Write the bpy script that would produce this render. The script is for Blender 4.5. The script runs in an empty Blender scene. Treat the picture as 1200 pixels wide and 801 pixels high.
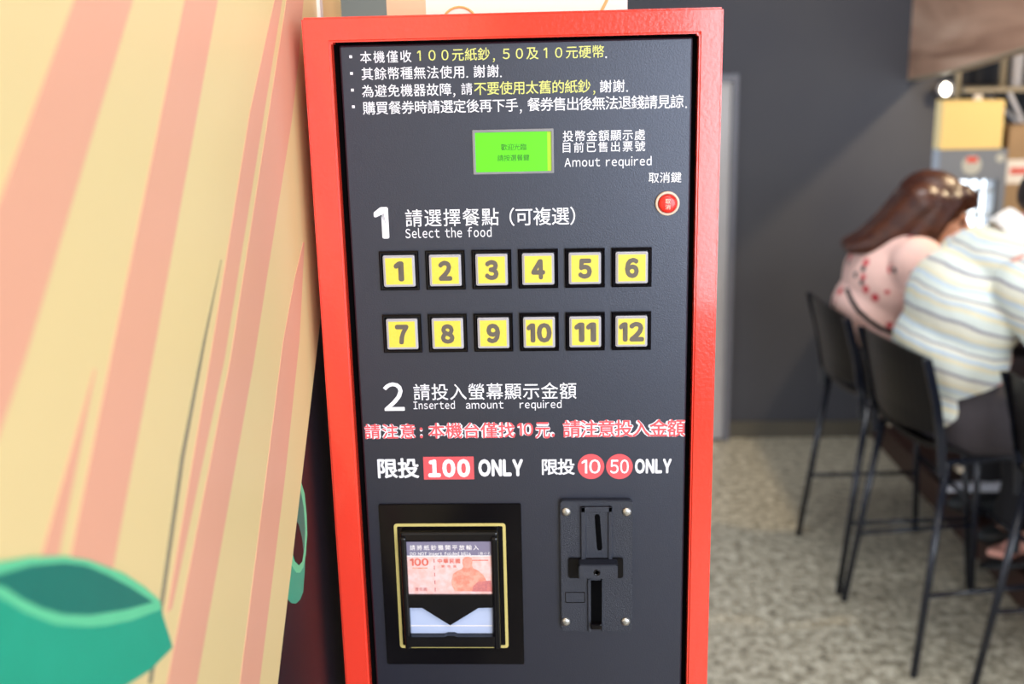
import bpy, bmesh, math, random
from mathutils import Vector, Matrix
C = bpy.context.scene.collection
PI = math.pi

# ---------------------------------------------------------------- camera
H = 1.5
FPX, CXP, CYP = 1250.0, 600.0, 400.5
PITCH, ROLL, YAW = 0.24501, -0.02284, -0.04487
_r = Vector((math.cos(YAW), -math.sin(YAW), 0))
_f = Vector((math.sin(YAW)*math.cos(PITCH), math.cos(YAW)*math.cos(PITCH), -math.sin(PITCH)))
_u = _r.cross(_f)
CR = _r*math.cos(ROLL) + _u*math.sin(ROLL)
CU = -_r*math.sin(ROLL) + _u*math.cos(ROLL)
cam_d = bpy.data.cameras.new('camera')
cam = bpy.data.objects.new('camera', cam_d); C.objects.link(cam)
cam_d.sensor_width = 36.0; cam_d.lens = 36.0*FPX/1200.0
cam_d.clip_start = 0.01; cam_d.clip_end = 100
cam.matrix_world = Matrix(((CR.x, CU.x, -_f.x, 0), (CR.y, CU.y, -_f.y, 0), (CR.z, CU.z, -_f.z, H), (0, 0, 0, 1)))
cam_d.dof.use_dof = True; cam_d.dof.focus_distance = 0.90; cam_d.dof.aperture_fstop = 4.6
bpy.context.scene.camera = cam

# ---------------------------------------------------------------- light and exposure
sc = bpy.context.scene
sc.view_settings.view_transform = 'Standard'; sc.view_settings.look = 'None'
sc.view_settings.gamma = 1.0; sc.view_settings.use_curve_mapping = False
sc.view_settings.exposure = 0.0
w = bpy.data.worlds.new('world'); sc.world = w; w.use_nodes = True
bg = w.node_tree.nodes['Background']; bg.inputs[0].default_value = (0.80, 0.88, 1.0, 1); bg.inputs[1].default_value = 2.0

def area(name, loc, target, sx, sy, power, color):
    d = bpy.data.lights.new(name, 'AREA'); d.shape = 'RECTANGLE'; d.size = sx; d.size_y = sy
    d.energy = power; d.color = color
    o = bpy.data.objects.new(name, d); C.objects.link(o); o.location = loc
    o.rotation_euler = (Vector(target)-Vector(loc)).to_track_quat('-Z', 'Y').to_euler()
    return o
area('shopfront_daylight', (1.75, -2.5, 1.40), (1.3, 1.0, 1.35), 2.4, 1.7, 118, (0.84, 0.91, 1.0))
area('added_front_fill', (0.35, -0.6, 2.85), (0.0, 0.8, 1.0), 1.2, 0.5, 24, (1.0, 0.95, 0.90))  # unseen lamp, added as fill from the camera side
area('added_bar_fill', (0.8, 2.3, 2.9), (0.8, 2.7, 0.0), 1.2, 0.8, 40, (0.95, 0.97, 1.0))  # unseen lamp, added to brighten the floor and stools
def point(name, loc, power, color, r=0.03):
    d = bpy.data.lights.new(name, 'POINT'); d.energy = power; d.color = color; d.shadow_soft_size = r
    o = bpy.data.objects.new(name, d); C.objects.link(o); o.location = loc; return o
point('warm_pendant_light', (1.86, 3.25, 1.96), 62, (1.0, 0.78, 0.5), 0.04)

# ---------------------------------------------------------------- measuring helpers (photo measurements -> metres on real planes)
def ray(x, y): return _f + CR*((x-CXP)/FPX) - CU*((y-CYP)/FPX)
def onY(x, y, Y): d = ray(x, y)*1.0; t = Y/d.y; return Vector((d.x*t, Y, d.z*t+H))
def onX(x, y, X): d = ray(x, y)*1.0; t = X/d.x; return Vector((X, d.y*t, d.z*t+H))

# ---------------------------------------------------------------- materials
def lin(c): return tuple(((v/255.0)/12.92 if v/255.0 <= 0.04045 else ((v/255.0+0.055)/1.055)**2.4) for v in c)
def mat(name, rgb, rough=0.5, metal=0.0, noise=None, bump=None, spec=0.5, coat=0, emit=None, alpha=None, trans=0):
    """noise=(scale, rgb2, contrast); bump=(scale, strength)"""
    m = bpy.data.materials.new(name); m.use_nodes = True
    nt = m.node_tree; b = nt.nodes['Principled BSDF']
    b.inputs['Base Color'].default_value = (*lin(rgb), 1); b.inputs['Roughness'].default_value = rough
    b.inputs['Metallic'].default_value = metal; b.inputs['Specular IOR Level'].default_value = spec
    b.inputs['Coat Weight'].default_value = coat; b.inputs['Coat Roughness'].default_value = 0.08
    b.inputs['Transmission Weight'].default_value = trans
    if emit: b.inputs['Emission Color'].default_value = (*lin(rgb), 1); b.inputs['Emission Strength'].default_value = emit
    tc = nt.nodes.new('ShaderNodeTexCoord')
    if noise:
        n = nt.nodes.new('ShaderNodeTexNoise'); n.inputs['Scale'].default_value = noise[0]; n.inputs['Detail'].default_value = 5
        r = nt.nodes.new('ShaderNodeValToRGB'); k = noise[2] if len(noise) > 2 else 0.2
        r.color_ramp.elements[0].position = 0.5-k; r.color_ramp.elements[1].position = 0.5+k
        r.color_ramp.elements[0].color = (*lin(rgb), 1); r.color_ramp.elements[1].color = (*lin(noise[1]), 1)
        nt.links.new(tc.outputs['Object'], n.inputs['Vector']); nt.links.new(n.outputs['Fac'], r.inputs['Fac'])
        nt.links.new(r.outputs['Color'], b.inputs['Base Color'])
    if bump:
        n2 = nt.nodes.new('ShaderNodeTexNoise'); n2.inputs['Scale'].default_value = bump[0]; n2.inputs['Detail'].default_value = 3
        bp = nt.nodes.new('ShaderNodeBump'); bp.inputs['Strength'].default_value = bump[1]; bp.inputs['Distance'].default_value = 0.002
        nt.links.new(tc.outputs['Object'], n2.inputs['Vector']); nt.links.new(n2.outputs['Fac'], bp.inputs['Height'])
        nt.links.new(bp.outputs['Normal'], b.inputs['Normal'])
    return m

M = {}
M['red'] = mat('red_powder_coat', (238, 62, 42), 0.22, coat=0.6, bump=(300, 0.11), noise=(3, (232, 56, 38), .3))
M['panel'] = mat('dark_slate_panel', (20, 19, 34), 0.37, spec=1.0, bump=(900, 0.08), noise=(14, (18, 17, 31), .3))
M['panel'].node_tree.nodes['Principled BSDF'].inputs['Specular Tint'].default_value = (0.78, 0.84, 1.0, 1)
M['white_ink'] = mat('white_ink', (236, 236, 246), 0.5)
M['yellow_ink'] = mat('yellow_ink', (214, 216, 120), 0.5)
M['red_ink'] = mat('red_ink', (222, 84, 92), 0.5)
M['gloss_black'] = mat('gloss_black_plastic', (7, 5, 9), 0.12, spec=0.22, noise=(20, (16, 14, 17), .3))
M['black_plastic'] = mat('black_plastic', (10, 9, 13), 0.25, spec=0.35, noise=(60, (14, 13, 17), .3))
M['coin_plastic'] = mat('textured_navy_black_plastic', (30, 33, 46), 0.38, bump=(1400, 0.4), noise=(900, (36, 40, 54), .2))
M['cavity_shade'] = mat('painted_cavity_shade', (2, 2, 3), 0.9, spec=0.05, noise=(30, (6, 6, 8), .3))  # near-black colour stands in for shade inside gaps and slots
M['gold_line'] = mat('gold_outline', (196, 178, 104), 0.4, noise=(60, (206, 190, 120), .3))
M['steel'] = mat('brushed_steel', (200, 198, 194), 0.3, 0.9, noise=(300, (170, 168, 165), .3))
M['lcd_bezel'] = mat('grey_bezel', (128, 128, 132), 0.4, noise=(80, (140, 140, 144), .3))
M['lcd'] = mat('green_backlit_screen', (86, 206, 18), 0.3, emit=0.36)
M['lcd_text'] = mat('screen_pixels', (30, 92, 24), 0.5)
M['lcd_side'] = mat('screen_edge', (150, 190, 20), 0.4, emit=0.3)
M['key_yellow'] = mat('yellow_insert', (226, 204, 66), 0.45, noise=(500, (230, 210, 82), .3))
M['key_clear'] = mat('clear_grey_cap', (186, 184, 190), 0.15, noise=(90, (176, 174, 182), .3))
M['key_digit'] = mat('grey_digit_ink', (96, 88, 78), 0.5)
M['push_red'] = mat('red_push_cap', (214, 38, 30), 0.25, noise=(90, (222, 46, 36), .3))
M['ring_cream'] = mat('cream_ring', (222, 200, 180), 0.25, noise=(90, (228, 210, 190), .3))
M['card_purple'] = mat('card_header', (128, 122, 148), 0.4)
M['card_pink'] = mat('card_pale_pink', (240, 206, 206), 0.4, noise=(160, (238, 186, 180), .12))
M['card_white'] = mat('card_white', (238, 232, 234), 0.4)
M['bill_red'] = mat('bill_red_print', (214, 92, 80), 0.45, noise=(400, (228, 128, 110), .2))
M['bill_salmon'] = mat('bill_salmon_print', (236, 138, 118), 0.45, noise=(260, (240, 170, 152), .15))
M['bill_mauve'] = mat('bill_mauve_print', (190, 110, 116), 0.45, noise=(500, (216, 130, 124), .2))
M['bill_pale'] = mat('bill_pale_salmon_print', (238, 168, 152), 0.45, noise=(300, (236, 150, 134), .15))
M['mouth'] = mat('glowing_translucent_plastic', (176, 188, 220), 0.35, noise=(60, (184, 196, 226), .3), emit=0.05)  # slight glow added in place of light through the plastic
# wall print colours
M['print_black'] = mat('mural_black', (12, 8, 14), 0.45, noise=(8, (22, 10, 26), .25))
M['print_yellow'] = mat('mural_cream_yellow', (232, 208, 150), 0.42, noise=(5, (229, 204, 146), .3), bump=(700, 0.05))
M['print_salmon'] = mat('mural_salmon', (232, 170, 141), 0.42, noise=(5, (230, 167, 138), .3), bump=(700, 0.05))
M['print_teal'] = mat('mural_teal', (30, 160, 128), 0.4, noise=(60, (34, 166, 134), .3))
M['print_dteal'] = mat('mural_dark_teal', (22, 116, 102), 0.4, noise=(60, (26, 121, 106), .3))
M['print_mint'] = mat('mural_mint', (98, 202, 150), 0.4, noise=(60, (104, 208, 156), .3))
M['print_grey'] = mat('mural_grey_line', (140, 132, 108), 0.4)
M['seam'] = mat('white_seam', (240, 238, 230), 0.4, noise=(50, (232, 230, 222), .3))

M['wall_dark'] = mat('dark_plaster', (62, 63, 72), 0.75, noise=(1.6, (76, 76, 80), .28), bump=(40, 0.2))
M['wall_grey'] = mat('grey_green_plaster', (132, 132, 122), 0.8, noise=(2.5, (122, 122, 114), .3))
M['kitchen_dark'] = mat('kitchen_dark_wall', (36, 38, 46), 0.6, noise=(2.0, (26, 28, 36), .3))
M['ceiling'] = mat('ceiling_paint', (110, 108, 106), 0.8, noise=(2.0, (100, 98, 96), .3))
M['base'] = mat('baseboard_brown', (92, 86, 74), 0.5, noise=(4, (80, 76, 66), .3))
M['door_grey'] = mat('grey_door_frame', (112, 112, 120), 0.5, noise=(5, (104, 104, 112), .3))
M['door_pane'] = mat('pale_door_panel', (196, 192, 190), 0.4, noise=(3, (170, 164, 160), .3))
M['stool_black'] = mat('black_painted_steel', (20, 25, 38), 0.22, noise=(30, (26, 28, 36), .3))
M['stool_ply'] = mat('dark_stained_plywood', (9, 7, 9), 0.4, noise=(12, (16, 12, 14), .3), spec=0.25)
M['stool_cap'] = mat('steel_bolt', (214, 200, 180), 0.3, 0.8, noise=(90, (200, 186, 168), .3))
M['plinth'] = mat('red_brown_wood', (70, 42, 32), 0.5, noise=(6, (46, 28, 24), .25))
M['table'] = mat('dark_table_wood', (74, 50, 38), 0.4, noise=(6, (58, 38, 30), .25))
M['skin'] = mat('skin', (226, 172, 140), 0.5, noise=(14, (216, 158, 128), .3))
M['skin_pink'] = mat('skin_rosy', (226, 168, 150), 0.5, noise=(14, (214, 150, 134), .3))
M['hair_brown'] = mat('brown_hair', (46, 20, 17), 0.38, noise=(22, (84, 46, 28), .2), bump=(90, 0.5))
M['hair_black'] = mat('black_hair', (18, 14, 15), 0.4, noise=(30, (36, 30, 30), .2), bump=(120, 0.5))
M['shorts'] = mat('charcoal_cotton', (60, 54, 58), 0.8, noise=(40, (52, 47, 51), .3))
M['trousers'] = mat('black_cotton', (22, 20, 24), 0.8, noise=(40, (28, 26, 30), .3))
M['grey_shirt'] = mat('grey_cotton', (110, 112, 120), 0.8, noise=(40, (100, 102, 110), .3))
M['sandal'] = mat('black_leather', (34, 38, 40), 0.45, noise=(30, (28, 30, 32), .3))
M['eye'] = mat('eye_dark', (30, 22, 18), 0.2, noise=(30, (36, 28, 24), .3))
M['lip'] = mat('lip', (190, 96, 90), 0.4, noise=(30, (180, 90, 84), .3))
M['bag'] = mat('black_bag_leather', (16, 14, 18), 0.35, noise=(30, (22, 20, 24), .3))
M['cooler_grey'] = mat('grey_enamel', (132, 138, 148), 0.35, noise=(5, (124, 130, 140), .3))
M['card_yellow'] = mat('yellow_cardboard', (255, 226, 150), 0.6, noise=(5, (252, 220, 142), .3))
M['shelf_white'] = mat('white_enamel_pipe', (232, 232, 240), 0.3, noise=(9, (220, 222, 232), .3))
M['rail'] = mat('beige_rail', (178, 166, 142), 0.5, noise=(9, (168, 156, 132), .3))
M['box_beige'] = mat('beige_card', (176, 146, 108), 0.6, noise=(9, (166, 136, 100), .3))
M['paper_white'] = mat('white_paper', (248, 240, 228), 0.6, noise=(6, (250, 246, 242), .3))
M['paper_gold'] = mat('gold_print', (216, 178, 112), 0.5, noise=(20, (226, 192, 130), .3))
M['paper_tan'] = mat('tan_print', (222, 190, 152), 0.6, noise=(12, (232, 206, 172), .3))
M['label_red'] = mat('red_label', (222, 76, 58), 0.5, noise=(30, (230, 84, 66), .3))
M['label_grey'] = mat('pale_label', (206, 208, 200), 0.5, noise=(30, (196, 198, 190), .3))
M['lamp_glass'] = mat('lit_bulb', (255, 246, 226), 0.3, emit=14)
M['tube_lit'] = mat('lit_cooler_tube', (236, 246, 255), 0.3, emit=3.2)

def tree_mat(name, fn, rough=0.5):
    m = bpy.data.materials.new(name); m.use_nodes = True; nt = m.node_tree
    b = nt.nodes['Principled BSDF']; b.inputs['Roughness'].default_value = rough
    fn(nt, b); return m
def ramp(nt, stops, const=False):
    r = nt.nodes.new('ShaderNodeValToRGB'); cr = r.color_ramp
    if const: cr.interpolation = 'CONSTANT'
    while len(cr.elements) < len(stops): cr.elements.new(0.5)
    for e, (p, c) in zip(cr.elements, stops): e.position = p; e.color = (*lin(c), 1)
    return r
def f_floor(nt, b):
    tc = nt.nodes.new('ShaderNodeTexCoord')
    n = nt.nodes.new('ShaderNodeTexNoise'); n.inputs['Scale'].default_value = 34; n.inputs['Detail'].default_value = 6; n.inputs['Roughness'].default_value = 0.7
    r = ramp(nt, [(0.34, (104, 99, 84)), (0.46, (162, 154, 134)), (0.56, (196, 189, 168)), (0.68, (230, 225, 206))])
    nt.links.new(tc.outputs['Object'], n.inputs['Vector']); nt.links.new(n.outputs['Fac'], r.inputs['Fac'])
    nt.links.new(r.outputs['Color'], b.inputs['Base Color'])
M['floor'] = tree_mat('speckled_granite_floor', f_floor, 0.32)
def f_wood(nt, b):
    tc = nt.nodes.new('ShaderNodeTexCoord'); mp = nt.nodes.new('ShaderNodeMapping')
    mp.inputs['Rotation'].default_value = (-0.25, 0, 0); mp.inputs['Scale'].default_value = (1, 0.8, 7)
    n = nt.nodes.new('ShaderNodeTexNoise'); n.inputs['Scale'].default_value = 1.6; n.inputs['Detail'].default_value = 5; n.inputs['Distortion'].default_value = 0.6
    r = ramp(nt, [(0.3, (150, 112, 90)), (0.5, (206, 164, 138)), (0.72, (236, 200, 174))])
    nt.links.new(tc.outputs['Object'], mp.inputs['Vector']); nt.links.new(mp.outputs['Vector'], n.inputs['Vector'])
    nt.links.new(n.outputs['Fac'], r.inputs['Fac']); nt.links.new(r.outputs['Color'], b.inputs['Base Color'])
M['wood'] = tree_mat('brown_wood_veneer', f_wood, 0.5)
def f_stripe(nt, b):
    tc = nt.nodes.new('ShaderNodeTexCoord'); mp = nt.nodes.new('ShaderNodeSeparateXYZ')
    nt.links.new(tc.outputs['Object'], mp.inputs['Vector'])
    n = nt.nodes.new('ShaderNodeTexNoise'); n.inputs['Scale'].default_value = 5
    nt.links.new(tc.outputs['Object'], n.inputs['Vector'])
    a = nt.nodes.new('ShaderNodeMath'); a.operation = 'MULTIPLY_ADD'; a.inputs[1].default_value = 0.28
    nt.links.new(mp.outputs['X'], a.inputs[0]); nt.links.new(mp.outputs['Z'], a.inputs[2])
    c = nt.nodes.new('ShaderNodeMath'); c.operation = 'MULTIPLY_ADD'; c.inputs[1].default_value = 0.05
    nt.links.new(n.outputs['Fac'], c.inputs[0]); nt.links.new(a.outputs[0], c.inputs[2])
    d = nt.nodes.new('ShaderNodeMath'); d.operation = 'MULTIPLY'; d.inputs[1].default_value = 1/0.125
    nt.links.new(c.outputs[0], d.inputs[0])
    fr = nt.nodes.new('ShaderNodeMath'); fr.operation = 'FRACT'; nt.links.new(d.outputs[0], fr.inputs[0])
    cream, blue, dk, tan, pale = (232, 230, 212), (194, 210, 222), (150, 148, 158), (228, 220, 188), (220, 228, 220)
    r = ramp(nt, [(0, cream), (0.16, dk), (0.22, pale), (0.40, tan), (0.50, blue), (0.58, cream), (0.66, dk), (0.70, pale), (0.84, blue), (0.92, tan)], True)
    nt.links.new(fr.outputs[0], r.inputs['Fac']); nt.links.new(r.outputs['Color'], b.inputs['Base Color'])
M['stripe_shirt'] = tree_mat('cream_striped_cotton', f_stripe, 0.85)
def f_floral(nt, b):
    tc = nt.nodes.new('ShaderNodeTexCoord')
    def spots(scale, off, size):
        mp = nt.nodes.new('ShaderNodeMapping'); mp.inputs['Location'].default_value = off
        v = nt.nodes.new('ShaderNodeTexVoronoi'); v.inputs['Scale'].default_value = scale
        nt.links.new(tc.outputs['Object'], mp.inputs['Vector']); nt.links.new(mp.outputs['Vector'], v.inputs['Vector'])
        l = nt.nodes.new('ShaderNodeMath'); l.operation = 'LESS_THAN'; l.inputs[1].default_value = size
        nt.links.new(v.outputs['Distance'], l.inputs[0]); return l
    a = spots(20, (0, 0, 0), 0.27); c = spots(20, (0.014, 0.004, 0.014), 0.19)
    m1 = nt.nodes.new('ShaderNodeMix'); m1.data_type = 'RGBA'; m1.inputs[6].default_value = (*lin((238, 196, 184)), 1); m1.inputs[7].default_value = (*lin((206, 66, 74)), 1)
    m2 = nt.nodes.new('ShaderNodeMix'); m2.data_type = 'RGBA'; m2.inputs[7].default_value = (*lin((40, 30, 40)), 1)
    nt.links.new(a.outputs[0], m1.inputs[0]); nt.links.new(m1.outputs[2], m2.inputs[6]); nt.links.new(c.outputs[0], m2.inputs[0])
    nt.links.new(m2.outputs[2], b.inputs['Base Color'])
M['floral'] = tree_mat('pink_floral_cotton', f_floral, 0.8)

# ---------------------------------------------------------------- mesh helpers
def obj(name, bm, m, parent=None, smooth=False, label=None):
    me = bpy.data.meshes.new(name); bm.to_mesh(me); bm.free()
    return mobj(name, me, m, parent, smooth, label)
def mobj(name, me, m, parent=None, smooth=False, label=None):
    if m is not None: me.materials.clear(); me.materials.append(m)
    if smooth: me.polygons.foreach_set('use_smooth', [True]*len(me.polygons))
    o = bpy.data.objects.new(name, me); C.objects.link(o)
    if parent: o.parent = parent
    if label: o['label'] = label
    return o
def struct(o): o['kind'] = 'structure'; return o
def thing(name, label, cat, loc=(0, 0, 0), rotz=0, group=None):
    o = bpy.data.objects.new(name, None); C.objects.link(o); o.location = loc; o.rotation_euler = (0, 0, rotz)
    o['label'] = label; o['category'] = cat
    if group: o['group'] = group
    return o
def tag(o, label, cat, group=None):
    o['label'] = label; o['category'] = cat
    if group: o['group'] = group
    return o
def box(bm, x0, x1, y0, y1, z0, z1, bev=0, seg=2):
    b2 = bmesh.new(); bmesh.ops.create_cube(b2, size=1)
    for v in b2.verts:
        v.co = Vector((x0+(v.co.x+.5)*(x1-x0), y0+(v.co.y+.5)*(y1-y0), z0+(v.co.z+.5)*(z1-z0)))
    if bev: bmesh.ops.bevel(b2, geom=b2.edges[:], offset=bev, segments=seg, profile=0.5, affect='EDGES')
    merge(bm, b2)
def merge(bm, b2):
    me = bpy.data.meshes.new('tmp'); b2.to_mesh(me); b2.free(); bm.from_mesh(me); bpy.data.meshes.remove(me)
def B(*a, **k): bm = bmesh.new(); box(bm, *a, **k); return bm
def prism(pts, y0, y1, bev=0):
    """pts in (x,z); solid between y0 (front) and y1"""
    bm = bmesh.new()
    f = [bm.verts.new((x, y0, z)) for x, z in pts]; k = [bm.verts.new((x, y1, z)) for x, z in pts]
    bm.faces.new(f); bm.faces.new(k[::-1]); n = len(pts)
    for i in range(n): bm.faces.new((f[i], k[i], k[(i+1) % n], f[(i+1) % n]))
    bmesh.ops.recalc_face_normals(bm, faces=bm.faces[:])
    if bev: bmesh.ops.bevel(bm, geom=bm.edges[:], offset=bev, segments=2, affect='EDGES')
    return bm
def prismX(pts, x0, x1):
    """pts in (y,z)"""
    bm = bmesh.new()
    f = [bm.verts.new((x0, y, z)) for y, z in pts]; k = [bm.verts.new((x1, y, z)) for y, z in pts]
    bm.faces.new(f); bm.faces.new(k[::-1]); n = len(pts)
    for i in range(n): bm.faces.new((f[i], k[i], k[(i+1) % n], f[(i+1) % n]))
    bmesh.ops.recalc_face_normals(bm, faces=bm.faces[:]); bmesh.ops.triangulate(bm, faces=[q for q in bm.faces if len(q.verts) > 4])
    return bm
def rrect(x0, x1, z0, z1, r, n=5):
    p = []
    for cx, cz, a in ((x1-r, z1-r, 0), (x0+r, z1-r, 90), (x0+r, z0+r, 180), (x1-r, z0+r, 270)):
        for i in range(n+1):
            t = math.radians(a+90*i/n); p.append((cx+r*math.cos(t), cz+r*math.sin(t)))
    return p
def ring(outer, inner, y0, y1, bev=0):
    """frame between two outlines of equal count; y0 front"""
    bm = bmesh.new(); n = len(outer); L = []
    for pts in (outer, inner):
        for y in (y0, y1): L.append([bm.verts.new((x, y, z)) for x, z in pts])
    of, ob, inf, inb = L
    for i in range(n):
        j = (i+1) % n
        bm.faces.new((of[i], of[j], inf[j], inf[i])); bm.faces.new((ob[i], inb[i], inb[j], ob[j]))
        bm.faces.new((of[i], ob[i], ob[j], of[j])); bm.faces.new((inf[i], inf[j], inb[j], inb[i]))
    bmesh.ops.recalc_face_normals(bm, faces=bm.faces[:])
    if bev:
        es = [e for e in bm.edges if len(e.link_faces) == 2 and e.calc_face_angle(0) > 0.6]
        bmesh.ops.bevel(bm, geom=es, offset=bev, segments=3, affect='EDGES')
    return bm
def cyl(bm, p0, p1, r0, r1=None, n=14, cap=True):
    p0 = Vector(p0); p1 = Vector(p1); r1 = r0 if r1 is None else r1
    d = p1-p0; q = d.to_track_quat('Z', 'Y').to_matrix()
    A = []; Bv = []
    for i in range(n):
        t = 2*PI*i/n; e = q @ Vector((math.cos(t), math.sin(t), 0))
        A.append(bm.verts.new(p0+e*r0)); Bv.append(bm.verts.new(p1+e*r1))
    for i in range(n): bm.faces.new((A[i], A[(i+1) % n], Bv[(i+1) % n], Bv[i]))
    if cap: bm.faces.new(A[::-1]); bm.faces.new(Bv)
def CY(p0, p1, r0, r1=None, n=14): bm = bmesh.new(); cyl(bm, p0, p1, r0, r1, n); return bm
def lathe(bm, prof, cx, cz, y, n=28):
    """profile [(radius, y offset)] about the -Y axis through (cx, cz)"""
    R = []
    for r, dy in prof:
        R.append([bm.verts.new((cx+max(r, 1e-5)*math.cos(2*PI*i/n), y+dy, cz+max(r, 1e-5)*math.sin(2*PI*i/n))) for i in range(n)])
    for a, b in zip(R, R[1:]):
        for i in range(n): bm.faces.new((a[i], a[(i+1) % n], b[(i+1) % n], b[i]))
    bm.faces.new(R[-1]); bmesh.ops.recalc_face_normals(bm, faces=bm.faces[:])
def LT(prof, cx, cz, y, n=28): bm = bmesh.new(); lathe(bm, prof, cx, cz, y, n); return bm
def tube(pts, r, n=8, closed=False):
    bm = bmesh.new(); pts = [Vector(p) for p in pts]; R = []
    for i, p in enumerate(pts):
        d = (pts[min(i+1, len(pts)-1)]-pts[max(i-1, 0)]).normalized()
        q = d.to_track_quat('Z', 'Y').to_matrix()
        R.append([bm.verts.new(p+q@Vector((r*math.cos(2*PI*k/n), r*math.sin(2*PI*k/n), 0))) for k in range(n)])
    for a, b in zip(R, R[1:]):
        # match the ring start to avoid twisting
        s = min(range(n), key=lambda k: (a[0].co-b[k].co).length)
        b[:] = b[s:]+b[:s]
        for k in range(n): bm.faces.new((a[k], a[(k+1) % n], b[(k+1) % n], b[k]))
    bm.faces.new(R[0][::-1]); bm.faces.new(R[-1]); bmesh.ops.recalc_face_normals(bm, faces=bm.faces[:])
    return bm

# ---------------------------------------------------------------- lettering
def curve_mesh(body, space):
    c = bpy.data.curves.new('t', 'FONT'); c.body = body; c.space_character = space; c.resolution_u = 3
    o = bpy.data.objects.new('t', c); C.objects.link(o)
    dg = bpy.context.evaluated_depsgraph_get(); dg.update()
    me = bpy.data.meshes.new_from_object(o.evaluated_get(dg), depsgraph=dg)
    V = [(v.co.x, v.co.y) for v in me.vertices]; F = [tuple(p.vertices) for p in me.polygons]
    bpy.data.objects.remove(o); bpy.data.curves.remove(c); bpy.data.meshes.remove(me)
    return V, F
def bounds(V): xs = [v[0] for v in V]; ys = [v[1] for v in V]; return min(xs), max(xs), min(ys), max(ys)
_g = {}
def plain_one(x0):
    h = .733; w_ = .092
    V = [(x0, h-.20), (x0, h-.115), (x0+.135, h), (x0+.165+w_, h), (x0+.165+w_, 0), (x0+.165, 0), (x0+.165, h-.115)]
    return V, [(0, 6, 2, 1), (2, 6, 5, 4), (2, 4, 3)]
def glyph(ch):
    if ch == '1': return plain_one(.1)
    if ch == '１': return plain_one(.36)
    if ch == 'I1': ch = '1'
    if ch not in _g:
        full = chr(ord(ch)+0xFEE0) if 33 <= ord(ch) <= 126 else ch
        _g[ch] = curve_mesh(full, 1.0)
    return _g[ch]
def latin(body, gap, foot=False):
    V, F, x = [], [], 0.0
    for ch in (['I1' if c == '1' else c for c in body] if foot else body):
        if ch == ' ': x += 0.30+gap; continue
        v, f = glyph(ch); b = bounds(v); o = len(V)
        V += [(p[0]-b[0]+x, p[1]) for p in v]; F += [tuple(i+o for i in q) for q in f]
        x += b[1]-b[0]+gap
    return V, F
def text(body, px, Y, m, parent, name='lettering', bold=0.0, fit=None, gap=0.12, lift=0.0002, foot=False):
    """px = (x0,y0,x1,y1) measured box of the lettering, or fit=(X0,X1,Z0,Z1) in metres; stands on plane Y facing -Y; bold = stroke growth in ems"""
    if fit is None:
        x0, y0, x1, y1 = px; ym = (y0+y1)/2; xm = (x0+x1)/2
        X0, X1 = onY(x0, ym, Y).x, onY(x1, ym, Y).x; Z1, Z0 = onY(xm, y0, Y).z, onY(xm, y1, Y).z
    else: X0, X1, Z0, Z1 = fit
    W, Ht = X1-X0, Z1-Z0
    if all(ord(c) < 128 for c in body): V, F = latin(body, gap, foot)
    else:
        n = len(body); G = [glyph(c) for c in body]; bs = [bounds(v) for v, f in G]
        top = max(b[3] for b in bs); bot = min(b[2] for b in bs); em = Ht/(top-bot)
        first, last = bs[0][0], bs[-1][1]
        adv = 1.0 if n == 1 else max(0.93, min(1.7, (W/em*1.03-(last-first))/(n-1)))
        V, F = [], []
        for k, (v, f) in enumerate(G):
            o = len(V); V += [(p[0]+k*adv, p[1]) for p in v]; F += [tuple(q+o for q in t) for t in f]
    b = bounds(V); g = bold
    kx = W/(b[1]-b[0]+2*g); kz = Ht/(b[3]-b[2]+2*g)
    offs = [(0, 0)] if g == 0 else [(g*math.cos(a), g*math.sin(a)) for a in [PI/4*i for i in range(8)]]+([(0, 0)] if g > .03 else [])
    VV, FF = [], []
    for k, (dx, dz) in enumerate(offs):
        o = len(VV)
        VV += [(X0+(v[0]-b[0]+g+dx)*kx, Y-lift-k*1.5e-6, Z0+(v[1]-b[2]+g+dz)*kz) for v in V]
        FF += [tuple(i+o for i in f) for f in F]
    me = bpy.data.meshes.new(name); me.from_pydata(VV, [], FF); me.update()
    return mobj(name, me, m, parent)

# ================================================================ THE SETTING
struct(obj('floor', B(-3, 4, -5.0, 6.0, -0.05, 0), M['floor']))
struct(obj('ceiling', B(-3, 4, -2.7, 6.0, 2.95, 3.05), M['ceiling']))
WX = -0.215
wl = struct(obj('wall_left', B(WX-0.12, WX, -2.6, 1.113, 0, 2.95), M['print_black']))
XE = 1.475
wb = struct(obj('wall_back', B(-3, XE, 4.3, 4.45, 0, 2.95), M['wall_dark']))
struct(obj('wall_kitchen', B(XE, 4, 5.4, 5.5, 0, 2.95), M['kitchen_dark']))
struct(obj('wall_front', B(-3, 0.50, -2.7, -2.6, 0, 2.95), M['wall_dark']))
struct(obj('trim_added_sill', B(0.50, 4, -2.7, -2.6, 0, 0.5), M['wall_dark']))  # unseen sill, added to cut the lower highlight on the red frame
struct(obj('wall_right', B(3.9, 4.0, 1.5, 5.4, 0, 2.95), M['wall_grey']))
struct(obj('baseboard_back', B(0.9-3.8, XE, 4.285, 4.3, 0, 0.07), M['base']))
struct(obj('trim_1', B(-2.4, -0.42, 3.0, 3.3, 0, 2.95), M['wall_grey']))
# door in the back wall, mostly behind the machine
d = struct(obj('door_1', ring([(-0.2, 0.0), (0.705, 0.0), (0.705, 1.485), (-0.2, 1.485)], [(-0.16, 0.0), (0.684, 0.0), (0.684, 1.460), (-0.16, 1.460)], 4.25, 4.3), M['door_grey']))
obj('door_panel', B(-0.16, 0.684, 4.275, 4.3, 0.0, 1.460), M['door_pane'], d)

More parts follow.
